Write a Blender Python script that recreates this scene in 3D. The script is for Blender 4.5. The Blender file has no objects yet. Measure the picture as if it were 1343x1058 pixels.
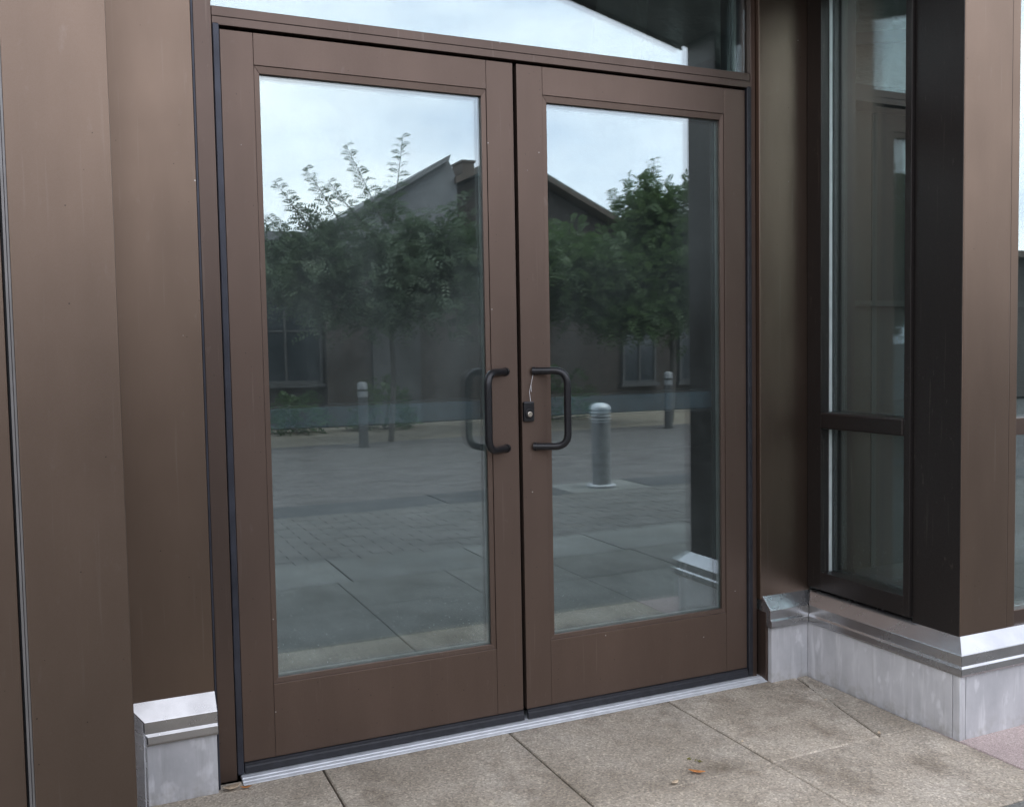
import bpy, bmesh, math, random
from mathutils import Vector, Matrix
import numpy as np

random.seed(7)
rng = np.random.default_rng(7)
S = bpy.context.scene
C = S.collection
R = math.radians

# ------------------------------------------------------------------ camera
cam_d = bpy.data.cameras.new('camera')
cam = bpy.data.objects.new('camera', cam_d); C.objects.link(cam)
yaw, pitch, roll = 0.4247, -0.0564, -0.0177
fw = Vector((math.sin(yaw)*math.cos(pitch), math.cos(yaw)*math.cos(pitch), math.sin(pitch)))
rt0 = Vector((math.cos(yaw), -math.sin(yaw), 0)); up0 = rt0.cross(fw)
rt = math.cos(roll)*rt0 + math.sin(roll)*up0
up = -math.sin(roll)*rt0 + math.cos(roll)*up0
mw = Matrix(((rt.x, up.x, -fw.x, -1.3155), (rt.y, up.y, -fw.y, -2.8448), (rt.z, up.z, -fw.z, 1.2019), (0, 0, 0, 1)))
cam.matrix_world = mw
cam_d.sensor_fit = 'HORIZONTAL'; cam_d.sensor_width = 36; cam_d.lens = 1253.18/1343*36
cam_d.clip_start = .05; cam_d.clip_end = 2000
S.camera = cam

# ------------------------------------------------------------------ sky, sun, exposure
SUN_EL, SUN_AZ = R(60), R(55)          # azimuth clockwise from +Y
W = bpy.data.worlds.new('World'); S.world = W; W.use_nodes = True
wn, wl = W.node_tree.nodes, W.node_tree.links
wn.clear()
wo = wn.new('ShaderNodeOutputWorld'); bg = wn.new('ShaderNodeBackground'); bg.inputs[1].default_value = .1
sky = wn.new('ShaderNodeTexSky'); sky.sky_type = 'NISHITA'; sky.sun_disc = False
sky.sun_elevation = SUN_EL; sky.sun_rotation = SUN_AZ; sky.air_density = 1.2; sky.dust_density = 2.5
tc = wn.new('ShaderNodeTexCoord')
mp = wn.new('ShaderNodeMapping'); mp.inputs['Scale'].default_value = (1, 1, 2.6)
wl.new(tc.outputs['Generated'], mp.inputs[0])
cn = wn.new('ShaderNodeTexNoise'); cn.inputs['Scale'].default_value = 2.3; cn.inputs['Detail'].default_value = 6; cn.inputs['Roughness'].default_value = .52
wl.new(mp.outputs[0], cn.inputs['Vector'])
cr = wn.new('ShaderNodeValToRGB')
cr.color_ramp.elements[0].position = .33; cr.color_ramp.elements[0].color = (.50, .56, .70, 1)
cr.color_ramp.elements[1].position = .68; cr.color_ramp.elements[1].color = (1.02, 1.0, 1.02, 1)
wl.new(cn.outputs['Fac'], cr.inputs[0])
sc_ = wn.new('ShaderNodeVectorMath'); sc_.operation = 'SCALE'; sc_.inputs['Scale'].default_value = 11.8
wl.new(cr.outputs[0], sc_.inputs[0])
mx = wn.new('ShaderNodeMix'); mx.data_type = 'RGBA'; mx.inputs['Factor'].default_value = .86
wl.new(sky.outputs[0], mx.inputs['A']); wl.new(sc_.outputs[0], mx.inputs['B'])
wl.new(mx.outputs['Result'], bg.inputs[0]); wl.new(bg.outputs[0], wo.inputs[0])

sun_d = bpy.data.lights.new('sun', 'SUN'); sun_d.energy = .9; sun_d.angle = R(32); sun_d.color = (1, .96, .9)
sun = bpy.data.objects.new('sun', sun_d); C.objects.link(sun)
sd = Vector((math.sin(SUN_AZ)*math.cos(SUN_EL), math.cos(SUN_AZ)*math.cos(SUN_EL), math.sin(SUN_EL)))
sun.rotation_euler = sd.to_track_quat('Z', 'Y').to_euler(); sun.location = sd*30

S.view_settings.view_transform = 'Standard'; S.view_settings.look = 'None'
S.view_settings.gamma = 1; S.view_settings.use_curve_mapping = False
S.view_settings.exposure = 1.64
S.cycles.use_denoising = True
S.cycles.max_bounces = 12; S.cycles.glossy_bounces = 8; S.cycles.transparent_max_bounces = 40; S.cycles.diffuse_bounces = 4
S.cycles.caustics_reflective = False; S.cycles.caustics_refractive = False

# ------------------------------------------------------------------ materials
def new_mat(name):
    m = bpy.data.materials.new(name); m.use_nodes = True
    n, l = m.node_tree.nodes, m.node_tree.links
    n.clear()
    out = n.new('ShaderNodeOutputMaterial'); p = n.new('ShaderNodeBsdfPrincipled')
    l.new(p.outputs[0], out.inputs[0])
    return m, n, l, p, out
def pos(n, l, scale=None):
    g = n.new('ShaderNodeNewGeometry')
    if scale is None: return g.outputs['Position']
    m = n.new('ShaderNodeMapping'); m.inputs['Scale'].default_value = scale
    l.new(g.outputs['Position'], m.inputs[0]); return m.outputs[0]
def noise(n, l, v, scale, detail=4, rough=.55):
    t = n.new('ShaderNodeTexNoise'); t.inputs['Scale'].default_value = scale
    t.inputs['Detail'].default_value = detail; t.inputs['Roughness'].default_value = rough
    l.new(v, t.inputs['Vector']); return t.outputs['Fac']
def ramp(n, l, f, stops):
    r = n.new('ShaderNodeValToRGB'); e = r.color_ramp.elements
    while len(e) < len(stops): e.new(.5)
    for i, (p_, c_) in enumerate(stops):
        e[i].position = p_; e[i].color = (*c_, 1) if len(c_) == 3 else c_
    l.new(f, r.inputs[0]); return r.outputs[0]
def mixc(n, l, fac, a, b, mode='MIX'):
    m = n.new('ShaderNodeMix'); m.data_type = 'RGBA'; m.blend_type = mode
    for s, v in (('Factor', fac), ('A', a), ('B', b)):
        if isinstance(v, (int, float)): m.inputs[s].default_value = v
        elif isinstance(v, tuple): m.inputs[s].default_value = (*v, 1)
        else: l.new(v, m.inputs[s])
    return m.outputs['Result']
def maprange(n, l, f, a, b, c, d):
    m = n.new('ShaderNodeMapRange')
    for i, v in enumerate((a, b, c, d)): m.inputs[i+1].default_value = v
    l.new(f, m.inputs[0]); return m.outputs[0]
def bump(n, l, p, h, strength, dist, prev=None):
    b = n.new('ShaderNodeBump'); b.inputs['Strength'].default_value = strength; b.inputs['Distance'].default_value = dist
    l.new(h, b.inputs['Height'])
    if prev is not None: l.new(prev, b.inputs['Normal'])
    if p is not None: l.new(b.outputs[0], p.inputs['Normal'])
    return b.outputs[0]
def specks(n, l, scale, size, amount):
    v = n.new('ShaderNodeTexVoronoi'); v.inputs['Scale'].default_value = scale
    l.new(pos(n, l), v.inputs['Vector'])
    d = maprange(n, l, v.outputs['Distance'], size*.6, size, 1, 0)
    sx = n.new('ShaderNodeSeparateColor'); l.new(v.outputs['Color'], sx.inputs[0])
    k = maprange(n, l, sx.outputs[0], 1-amount, 1-amount+.01, 0, 1)
    m = n.new('ShaderNodeMath'); m.operation = 'MULTIPLY'; l.new(d, m.inputs[0]); l.new(k, m.inputs[1])
    return m.outputs[0]

def bronze(name, base, metallic=.55, rough=.40, speck=.02):
    m, n, l, p, o = new_mat(name)
    ps = pos(n, l)
    a = noise(n, l, pos(n, l, (3, 3, .8)), 1.6, 5)
    f = noise(n, l, ps, 700, 2)
    c = mixc(n, l, maprange(n, l, a, .3, .7, 0, 1), tuple(x*.88 for x in base), tuple(x*1.12 for x in base))
    wear = noise(n, l, pos(n, l, (14, 14, 5)), 3, 7, .7)
    c = mixc(n, l, maprange(n, l, wear, .62, .78, 0, .35), c, (.25, .205, .18))
    c = mixc(n, l, maprange(n, l, f, .3, .7, 0, .10), c, (.3, .26, .24))
    c = mixc(n, l, specks(n, l, 22, .05, speck*2.0), c, (.55, .53, .5))        # dried drops and dust flecks
    c = mixc(n, l, specks(n, l, 55, .11, speck*2.2), c, (.07, .055, .046))
    drip = noise(n, l, pos(n, l, (55, 55, 1.6)), 1.5, 4)
    c = mixc(n, l, maprange(n, l, drip, .64, .80, 0, .30), c, (.30, .25, .215))
    l.new(c, p.inputs['Base Color'])
    p.inputs['Metallic'].default_value = metallic; p.distribution = 'GGX'
    l.new(maprange(n, l, noise(n, l, ps, 5, 6, .6), .3, .7, rough-.02, rough+.03), p.inputs['Roughness'])
    b = bump(n, l, None, f, .05, .0004)
    bump(n, l, p, noise(n, l, ps, 3.5, 2), .25, .002, b)
    return m
M = {}
M['bronze'] = bronze('bronze_paint', (.176, .127, .096), .97, .38)
M['door'] = bronze('door_bronze', (.130, .089, .069), .70, .40, .09)
M['frame'] = bronze('frame_bronze', (.112, .079, .064), .8, .38, .07)
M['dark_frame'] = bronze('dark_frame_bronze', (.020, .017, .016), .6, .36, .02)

def simple(name, col, rough=.5, metallic=0, var=.15, scale=8, bmp=0, bscale=200):
    m, n, l, p, o = new_mat(name)
    a = noise(n, l, pos(n, l), scale, 5)
    c = mixc(n, l, maprange(n, l, a, .3, .7, 0, 1), tuple(x*(1-var) for x in col), tuple(min(1, x*(1+var)) for x in col))
    l.new(c, p.inputs['Base Color'])
    p.inputs['Roughness'].default_value = rough; p.inputs['Metallic'].default_value = metallic
    if bmp: bump(n, l, p, noise(n, l, pos(n, l), bscale, 3), bmp, .003)
    return m
M['rubber'] = simple('black_rubber', (.016, .017, .022), .5, 0, .3, 40)
M['hinge'] = simple('dark_hinge_cover', (.045, .048, .062), .38, .5, .25, 12)
M['seam'] = simple('seam_trim', (.20, .19, .185), .4, .6, .15, 12)
M['handle'] = simple('black_powder_coat', (.014, .014, .016), .33, .2, .2, 60)
M['brass'] = simple('worn_nickel', (.85, .78, .68), .25, 1, .1, 90)
M['alu'] = simple('brushed_aluminium', (.60, .62, .65), .42, .3, .12, 25)
M['spacer'] = simple('spacer_aluminium', (.26, .30, .29), .4, .6, .1, 20)
M['bar'] = simple('exit_bar_grey', (.075, .105, .140), .42, .1, .15, 12)
M['pale_gasket'] = simple('pale_gasket', (.55, .60, .60), .35, .2, .1, 20)
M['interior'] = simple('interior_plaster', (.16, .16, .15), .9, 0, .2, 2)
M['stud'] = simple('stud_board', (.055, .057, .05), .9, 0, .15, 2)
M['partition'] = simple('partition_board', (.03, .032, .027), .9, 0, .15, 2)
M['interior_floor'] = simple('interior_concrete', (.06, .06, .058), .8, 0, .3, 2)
M['soffit'] = simple('soffit_panel', (.09, .085, .08), .6, 0, .1, 3)
M['bollard'] = simple('bollard_grey', (.26, .28, .30), .45, .3, .15, 12)
M['bollard_top'] = simple('bollard_light_grey', (.45, .47, .49), .45, .3, .12, 12)
M['post_band'] = simple('post_band_grey', (.22, .225, .23), .5, 0, .2, 30)
M['bark'] = simple('grey_bark', (.095, .085, .075), .9, 0, .35, 25, .6, 60)
M['leaf_litter'] = simple('dry_leaf', (.48, .19, .055), .7, 0, .45, 90)
M['leaf_pale'] = simple('bleached_leaf', (.55, .43, .30), .7, 0, .3, 90)
M['moss'] = simple('moss_bits', (.16, .15, .035), .9, 0, .45, 120)
M['silt'] = simple('dry_silt', (.36, .32, .265), .95, 0, .35, 120, .4, 200)
M['web'] = simple('cobweb', (.7, .7, .72), .8, 0, .1, 60)
def brick_mat():
    m, n, l, p, o = new_mat('far_brick_wall')
    g = n.new('ShaderNodeNewGeometry'); sp = n.new('ShaderNodeSeparateXYZ'); l.new(g.outputs['Position'], sp.inputs[0])
    ad = n.new('ShaderNodeMath'); l.new(sp.outputs[0], ad.inputs[0]); l.new(sp.outputs[1], ad.inputs[1])
    cb = n.new('ShaderNodeCombineXYZ'); l.new(ad.outputs[0], cb.inputs[0]); l.new(sp.outputs[2], cb.inputs[1])
    b = n.new('ShaderNodeTexBrick'); l.new(cb.outputs[0], b.inputs['Vector']); b.inputs['Scale'].default_value = 4.2
    b.inputs['Color1'].default_value = (.042, .032, .028, 1); b.inputs['Color2'].default_value = (.062, .047, .040, 1); b.inputs['Mortar'].default_value = (.075, .07, .066, 1)
    b.inputs['Mortar Size'].default_value = .012
    c = mixc(n, l, maprange(n, l, noise(n, l, pos(n, l), 1.2, 5), .35, .65, 0, .4), b.outputs['Color'], (.035, .032, .03))
    l.new(c, p.inputs['Base Color']); p.inputs['Roughness'].default_value = .9
    return m
M['far_wall'] = brick_mat()
M['far_grey'] = simple('far_grey_wall', (.19, .19, .197), .9, 0, .15, 2)
M['far_roof'] = simple('far_roof', (.095, .070, .055), .8, 0, .2, 4)
M['far_roof_grey'] = simple('far_grey_roof', (.16, .16, .165), .7, 0, .12, 4)
M['far_frame'] = simple('far_window_frame', (.06, .058, .058), .5, 0, .1, 4)
M['far_glass'] = simple('far_dark_glass', (.03, .035, .04), .08, 0, .1, 4)

def stone_mat():
    m, n, l, p, o = new_mat('grey_base_panel')
    a = noise(n, l, pos(n, l, (1, 1, .6)), 7, 7, .62)
    c = ramp(n, l, a, [(.28, (.37, .372, .385)), (.5, (.455, .455, .468)), (.72, (.53, .53, .54))])
    b_ = noise(n, l, pos(n, l, (9, 9, 1.2)), 3, 6)
    c = mixc(n, l, maprange(n, l, b_, .54, .70, 0, .55), c, (.68, .68, .69))
    sm_ = noise(n, l, pos(n, l, (5, 5, 2.4)), 4, 5, .5)
    c = mixc(n, l, maprange(n, l, sm_, .60, .68, 0, .45), c, (.74, .74, .76))
    dk_ = noise(n, l, pos(n, l, (16, 16, 1.0)), 2.5, 5)
    c = mixc(n, l, maprange(n, l, dk_, .56, .74, 0, .4), c, (.25, .245, .24))
    c = mixc(n, l, specks(n, l, 22, .06, .07), c, (.24, .24, .25))
    sep = n.new('ShaderNodeSeparateXYZ'); l.new(pos(n, l), sep.inputs[0])
    d = noise(n, l, pos(n, l), 30, 5)
    dm = n.new('ShaderNodeMath'); dm.operation = 'MULTIPLY'
    l.new(maprange(n, l, sep.outputs[2], -.045, .02, 1, 0), dm.inputs[0]); l.new(maprange(n, l, d, .45, .65, 0, .6), dm.inputs[1])
    c = mixc(n, l, dm.outputs[0], c, (.27, .25, .22))
    l.new(c, p.inputs['Base Color']); p.inputs['Roughness'].default_value = .5
    bump(n, l, p, noise(n, l, pos(n, l), 35, 6), .15, .002)
    return m
M['stone'] = stone_mat()

def flashing_mat():
    m, n, l, p, o = new_mat('stainless_flashing')
    p.inputs['Metallic'].default_value = .9
    a = noise(n, l, pos(n, l), 9, 5)
    l.new(ramp(n, l, a, [(.3, (.38, .38, .385)), (.7, (.47, .47, .475))]), p.inputs['Base Color'])
    l.new(maprange(n, l, noise(n, l, pos(n, l), 14, 4), .3, .7, .20, .30), p.inputs['Roughness'])
    bump(n, l, p, noise(n, l, pos(n, l), 5, 2), .15, .002)
    return m
M['flashing'] = flashing_mat()

def paver_mat(name, cols, stain=(.13, .11, .09), agg=420, dark=.45, bmp=.5):
    m, n, l, p, o = new_mat(name)
    ps = pos(n, l)
    oi = n.new('ShaderNodeObjectInfo')
    a = noise(n, l, ps, 2.6, 7, .62)
    c = ramp(n, l, a, [(.30, cols[0]), (.50, cols[1]), (.70, cols[2])])
    s1 = noise(n, l, pos(n, l, (1.3, 1, 1)), 4.5, 8, .68)
    c = mixc(n, l, maprange(n, l, s1, .50, .70, 0, dark), c, stain)
    v = n.new('ShaderNodeTexVoronoi'); v.inputs['Scale'].default_value = agg; l.new(ps, v.inputs['Vector'])
    sx = n.new('ShaderNodeSeparateColor'); l.new(v.outputs['Color'], sx.inputs[0])
    g = ramp(n, l, sx.outputs[0], [(0, (.38, .37, .35)), (.45, (.95, .95, .95)), (.8, (1.05, 1.03, 1.0)), (1, (1.75, 1.72, 1.65))])
    c = mixc(n, l, .55, c, g, 'MULTIPLY')
    c = mixc(n, l, maprange(n, l, noise(n, l, ps, 130, 4, .7), .36, .66, .55, 0), c, mixc(n, l, .55, c, (.07, .065, .055)))
    k = maprange(n, l, oi.outputs['Random'], 0, 1, .88, 1.1)
    sc = n.new('ShaderNodeVectorMath'); sc.operation = 'SCALE'; l.new(c, sc.inputs[0]); l.new(k, sc.inputs['Scale'])
    l.new(sc.outputs[0], p.inputs['Base Color'])
    p.inputs['Roughness'].default_value = .82
    h1 = bump(n, l, None, v.outputs['Distance'], bmp, .0015)
    bump(n, l, p, noise(n, l, ps, 90, 5), .35, .002, h1)
    return m
M['slab'] = paver_mat('aggregate_slab', ((.275, .232, .178), (.42, .366, .296), (.53, .478, .405)), (.15, .115, .08), 190, .75)
M['slab_far'] = paver_mat('cool_dark_slab', ((.12, .118, .108), (.165, .165, .155), (.21, .21, .20)), (.07, .068, .06), 230, .6)  # darker and cooler than the slabs near the doors
M['band'] = paver_mat('light_band_slab', ((.15, .155, .15), (.19, .195, .19), (.23, .235, .23)))
M['dark_band'] = paver_mat('dark_band_slab', ((.05, .054, .06), (.065, .069, .076), (.085, .089, .095)), dark=.2)
M['unit'] = paver_mat('unit_paver', ((.095, .095, .094), (.125, .124, .122), (.155, .152, .15)), dark=.25)
M['pink'] = paver_mat('pink_slab', ((.34, .27, .26), (.41, .33, .315), (.46, .39, .37)), (.34, .28, .27), dark=.2)
M['tan'] = paver_mat('tan_paving', ((.19, .165, .135), (.23, .205, .165), (.27, .24, .20)), dark=.2)
M['plaza'] = paver_mat('plaza_brick', ((.10, .095, .097), (.125, .119, .121), (.15, .143, .145)), dark=.2)
M['joint'] = simple('joint_dirt', (.045, .04, .033), .95, 0, .4, 60, .5, 200)
M['earth'] = simple('asphalt_ground', (.06, .06, .06), .9, 0, .2, 3, .3, 80)

def glass_mat(name, r0, tint, dust):
    m, n, l, p, o = new_mat(name); n.remove(p)
    tr = n.new('ShaderNodeBsdfTransparent'); tr.inputs[0].default_value = (*tint, 1)
    gl = n.new('ShaderNodeBsdfGlossy'); gl.inputs['Roughness'].default_value = 0; gl.inputs[0].default_value = (.865, .95, .985, 1)
    g_ = n.new('ShaderNodeNewGeometry'); dt = n.new('ShaderNodeVectorMath'); dt.operation = 'DOT_PRODUCT'
    l.new(g_.outputs['Incoming'], dt.inputs[0]); l.new(g_.outputs['Normal'], dt.inputs[1])
    ab = n.new('ShaderNodeMath'); ab.operation = 'ABSOLUTE'; l.new(dt.outputs['Value'], ab.inputs[0])
    om = n.new('ShaderNodeMath'); om.operation = 'SUBTRACT'; om.inputs[0].default_value = 1; l.new(ab.outputs[0], om.inputs[1])
    pw = n.new('ShaderNodeMath'); pw.operation = 'POWER'; pw.inputs[1].default_value = 5; l.new(om.outputs[0], pw.inputs[0])
    fr = n.new('ShaderNodeMath'); fr.operation = 'MULTIPLY_ADD'; fr.inputs[1].default_value = .96; fr.inputs[2].default_value = .04; l.new(pw.outputs[0], fr.inputs[0])
    wv = noise(n, l, pos(n, l), 2.0, .6, .4)
    b = n.new('ShaderNodeBump'); b.inputs['Strength'].default_value = 1; b.inputs['Distance'].default_value = .00045
    l.new(wv, b.inputs['Height']); l.new(b.outputs[0], gl.inputs['Normal'])
    ad = n.new('ShaderNodeMath'); ad.inputs[1].default_value = r0; ad.use_clamp = True; l.new(fr.outputs[0], ad.inputs[0])
    m1 = n.new('ShaderNodeMixShader'); l.new(ad.outputs[0], m1.inputs[0]); l.new(tr.outputs[0], m1.inputs[1]); l.new(gl.outputs[0], m1.inputs[2])
    df = n.new('ShaderNodeBsdfDiffuse'); df.inputs[0].default_value = (.50, .58, .58, 1)
    a = noise(n, l, pos(n, l, (1, 1, .55)), 3.2, 7, .62)
    f = maprange(n, l, a, .33, .72, dust*.15, dust*1.9)
    sep = n.new('ShaderNodeSeparateXYZ'); l.new(pos(n, l), sep.inputs[0])
    low = maprange(n, l, sep.outputs[2], .22, .72, .95, 0)
    sk = n.new('ShaderNodeMath'); sk.operation = 'MULTIPLY'; l.new(specks(n, l, 75, .10, .35), sk.inputs[0]); l.new(low, sk.inputs[1])
    sk2 = n.new('ShaderNodeMath'); sk2.operation = 'MULTIPLY'; l.new(specks(n, l, 34, .055, .10), sk2.inputs[0]); sk2.inputs[1].default_value = .20
    s1 = n.new('ShaderNodeMath'); l.new(sk.outputs[0], s1.inputs[0]); l.new(sk2.outputs[0], s1.inputs[1])
    s2 = n.new('ShaderNodeMath'); l.new(s1.outputs[0], s2.inputs[0]); l.new(f, s2.inputs[1]); s2.use_clamp = True
    m2 = n.new('ShaderNodeMixShader'); l.new(s2.outputs[0], m2.inputs[0]); l.new(m1.outputs[0], m2.inputs[1]); l.new(df.outputs[0], m2.inputs[2])
    l.new(m2.outputs[0], o.inputs[0])
    return m
M['glass_out'] = glass_mat('outer_glass', .105, (.955, .985, .975), .014)
M['glass_dusty'] = glass_mat('dusty_outer_glass', .10, (.955, .985, .975), .030)
M['glass_side'] = glass_mat('side_window_glass', .032, (.955, .985, .975), .012)
M['glass_in'] = glass_mat('inner_glass', .085, (.955, .985, .975), .004)

def foliage(name, c0, c1, c2):
    m, n, l, p, o = new_mat(name)
    a = noise(n, l, pos(n, l), 2.2, 4)
    b_ = noise(n, l, pos(n, l), 31, 2)
    c = ramp(n, l, a, [(.3, c0), (.5, c1), (.72, c2)])
    c = mixc(n, l, maprange(n, l, b_, .4, .7, 0, .5), c, c2)
    l.new(c, p.inputs['Base Color']); p.inputs['Roughness'].default_value = .5
    tl = n.new('ShaderNodeBsdfTranslucent'); l.new(c, tl.inputs[0])
    ms = n.new('ShaderNodeMixShader'); ms.inputs[0].default_value = .38
    l.new(p.outputs[0], ms.inputs[1]); l.new(tl.outputs[0], ms.inputs[2]); l.new(ms.outputs[0], o.inputs[0])
    return m
M['leaf'] = foliage('green_leaf', (.045, .080, .028), (.070, .120, .040), (.11, .16, .06))
M['leaf2'] = foliage('greygreen_leaf', (.07, .10, .06), (.095, .135, .08), (.13, .165, .10))
M['shrub'] = foliage('shrub_leaf', (.03, .06, .02), (.05, .09, .03), (.08, .13, .04))

def sheet_mat():
    m, n, l, p, o = new_mat('plastic_sheet')
    p.inputs['Base Color'].default_value = (.22, .235, .225, 1); p.inputs['Roughness'].default_value = .28
    bump(n, l, p, noise(n, l, pos(n, l, (1, 1, 2.2)), 4, 5, .6), .6, .05)
    return m
M['sheet'] = sheet_mat()

# ------------------------------------------------------------------ mesh helpers
class MB:
    def __init__(s): s.v = []; s.f = []
    def add(s, v, f):
        k = len(s.v); s.v += [tuple(x) for x in v]; s.f += [tuple(i+k for i in q) for q in f]; return s
    def box(s, x0, x1, y0, y1, z0, z1):
        v = [(x, y, z) for x in (x0, x1) for y in (y0, y1) for z in (z0, z1)]
        return s.add(v, [(0, 1, 3, 2), (4, 6, 7, 5), (0, 4, 5, 1), (2, 3, 7, 6), (0, 2, 6, 4), (1, 5, 7, 3)])
    def prism(s, a, b):                      # two matching loops of points
        n = len(a)
        return s.add(list(a)+list(b), [tuple(range(n))[::-1], tuple(range(n, 2*n))]+[(i, (i+1) % n, n+(i+1) % n, n+i) for i in range(n)])
    def tube(s, pts, r, n=12, cap=True):
        pts = [Vector(p) for p in pts]; rr = r if isinstance(r, (list, tuple)) else [r]*len(pts)
        rings = []; ref = None
        for i, p in enumerate(pts):
            d = (pts[min(i+1, len(pts)-1)]-pts[max(i-1, 0)]).normalized()
            if ref is None:
                ref = d.orthogonal().normalized()
            ref = (ref-d*ref.dot(d)).normalized(); bi = d.cross(ref)
            rings.append([p+(ref*math.cos(2*math.pi*k/n)+bi*math.sin(2*math.pi*k/n))*rr[i] for k in range(n)])
        v = [q for ring in rings for q in ring]
        f = [(i*n+k, i*n+(k+1) % n, (i+1)*n+(k+1) % n, (i+1)*n+k) for i in range(len(pts)-1) for k in range(n)]
        if cap: f += [tuple(range(n))[::-1], tuple(range(len(v)-n, len(v)))]
        return s.add(v, f)
    def lathe(s, prof, n=32, c=(0, 0)):
        v = [(c[0]+r*math.cos(2*math.pi*k/n), c[1]+r*math.sin(2*math.pi*k/n), z) for r, z in prof for k in range(n)]
        f = [(i*n+k, i*n+(k+1) % n, (i+1)*n+(k+1) % n, (i+1)*n+k) for i in range(len(prof)-1) for k in range(n)]
        f += [tuple(range(n))[::-1], tuple(range(len(v)-n, len(v)))]
        return s.add(v, f)
    def build(s, name, mat, parent=None, bevel=0, smooth=False, seg=2):
        me = bpy.data.meshes.new(name); me.from_pydata(s.v, [], s.f)
        bm = bmesh.new(); bm.from_mesh(me); bmesh.ops.recalc_face_normals(bm, faces=bm.faces); bm.to_mesh(me); bm.free()
        me.materials.append(mat)
        o = bpy.data.objects.new(name, me); C.objects.link(o)
        if parent is not None:
            o.parent = parent
            o.matrix_parent_inverse = base_matrix(parent).inverted()
        if smooth:
            me.polygons.foreach_set('use_smooth', [True]*len(me.polygons)); me.set_sharp_from_angle(angle=R(38))
        if bevel:
            b = o.modifiers.new('bevel', 'BEVEL'); b.width = bevel; b.segments = seg; b.limit_method = 'ANGLE'; b.angle_limit = R(40)
        return o
def base_matrix(o):
    m = Matrix.Translation(o.location)
    return m if o.parent is None else base_matrix(o.parent) @ o.matrix_parent_inverse @ m
def group_part(name, parent):
    o = bpy.data.objects.new(name, None); C.objects.link(o); o.parent = parent
    o.matrix_parent_inverse = base_matrix(parent).inverted(); o.empty_display_size = .1
    return o
def bx(*a): return MB().box(*a)
def tag(o, label=None, cat=None, group=None, kind=None):
    for k, v in (('label', label), ('category', cat), ('group', group), ('kind', kind)):
        if v: o[k] = v
    return o
def thing(name, loc, label, cat, group=None):
    o = bpy.data.objects.new(name, None); C.objects.link(o); o.location = loc; o.empty_display_size = .1
    return tag(o, label, cat, group)
def copy_tree(o, parent=None):
    c = o.copy(); C.objects.link(c)
    if parent is not None:
        c.parent = parent; c.matrix_parent_inverse = o.matrix_parent_inverse.copy()
    for ch in list(o.children): copy_tree(ch, c)
    return c

FL = -.045                                   # paving level; door leaf bottoms are z = 0
SLOPE = .26
def soff(x): return 2.535+(1.19-x)*SLOPE     # raked soffit over the entrance recess

# ------------------------------------------------------------------ ground and paving
tag(bx(-400, 400, -400, 400, FL-.30, FL-.06).build('ground', M['earth']), kind='structure')
pav = bpy.data.objects.new('pavement', None); C.objects.link(pav); tag(pav, kind='structure')
bx(-7, 13, -12.9, -.02, FL-.059, FL-.014).build('pavement_bed', M['joint'], pav)
def slab_poly(poly, name, mat, parent=pav, top=FL, gap=.003, ch=.003, th=.045, jit=.0010):
    n = len(poly); cx = sum(p[0] for p in poly)/n; cy = sum(p[1] for p in poly)/n
    def inset(d):
        out = []
        for i in range(n):
            a, b, c = Vector(poly[i-1]), Vector(poly[i]), Vector(poly[(i+1) % n])
            e1 = (b-a).normalized(); e2 = (c-b).normalized()
            n1 = Vector((-e1.y, e1.x)); n2 = Vector((-e2.y, e2.x))
            k = d/max(.3, 1+n1.dot(n2)); out.append(b+(n1+n2)*k)
        return out
    z = top+random.uniform(-jit, jit); tx, ty = random.uniform(-jit, jit), random.uniform(-jit, jit)
    Z = lambda p: z+(p.x-cx)*tx+(p.y-cy)*ty
    A, B = inset(gap), inset(gap+ch)
    v = [(p.x, p.y, z-th) for p in A]+[(p.x, p.y, Z(p)-ch) for p in A]+[(p.x, p.y, Z(p)) for p in B]
    f = [(i+k*n, (i+1) % n+k*n, (i+1) % n+(k+1)*n, i+(k+1)*n) for k in range(2) for i in range(n)]+[tuple(range(2*n, 3*n))]
    return MB().add(v, f).build(name, mat, parent)
def rect(x0, x1, y0, y1): return [(x0, y0), (x1, y0), (x1, y1), (x0, y1)]
XJ = [-.082+.613*k for k in range(-7, 13)]
ROWS = [-.015, -.613, -1.10, -1.64, -2.16]
for r in range(4):
    y1, y0 = ROWS[r], ROWS[r+1]
    for i in range(len(XJ)-1):
        x0, x1 = XJ[i], XJ[i+1]
        if r == 0 and x1 < -1.2: continue
        if r == 0 and x0 < -1.19: x0 = -1.19
        if abs(x1-1.144) < .02 and r == 0:      # cut slab against the plinth
            slab_poly([(x0, y0), (.958, y0), (1.105, y1), (x0, y1)], 'paving_slab', M['slab'])
            slab_poly([(.958, y0), (x1, y0), (x1, y1), (1.105, y1)], 'paving_slab', M['slab'])
            continue
        if x0 > 1.1:
            if r == 0: continue
            slab_poly(rect(x0, x1, y0, y1), 'paving_slab', M['pink'] if r == 1 else M['slab_far'])
            continue
        slab_poly(rect(x0, x1, y0, y1), 'paving_slab', M['slab'] if r < 2 else M['slab_far'], gap=.003 if r == 0 else .0018)
for i in range(14):                              # border course
    slab_poly(rect(-4.3+.86*i, -4.3+.86*(i+1), -2.72, -2.16), 'border_slab', M['band'], gap=.005)
mb = MB()                                        # small unit pavers, herringbone-like rows
y = -2.72; row = 0
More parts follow.
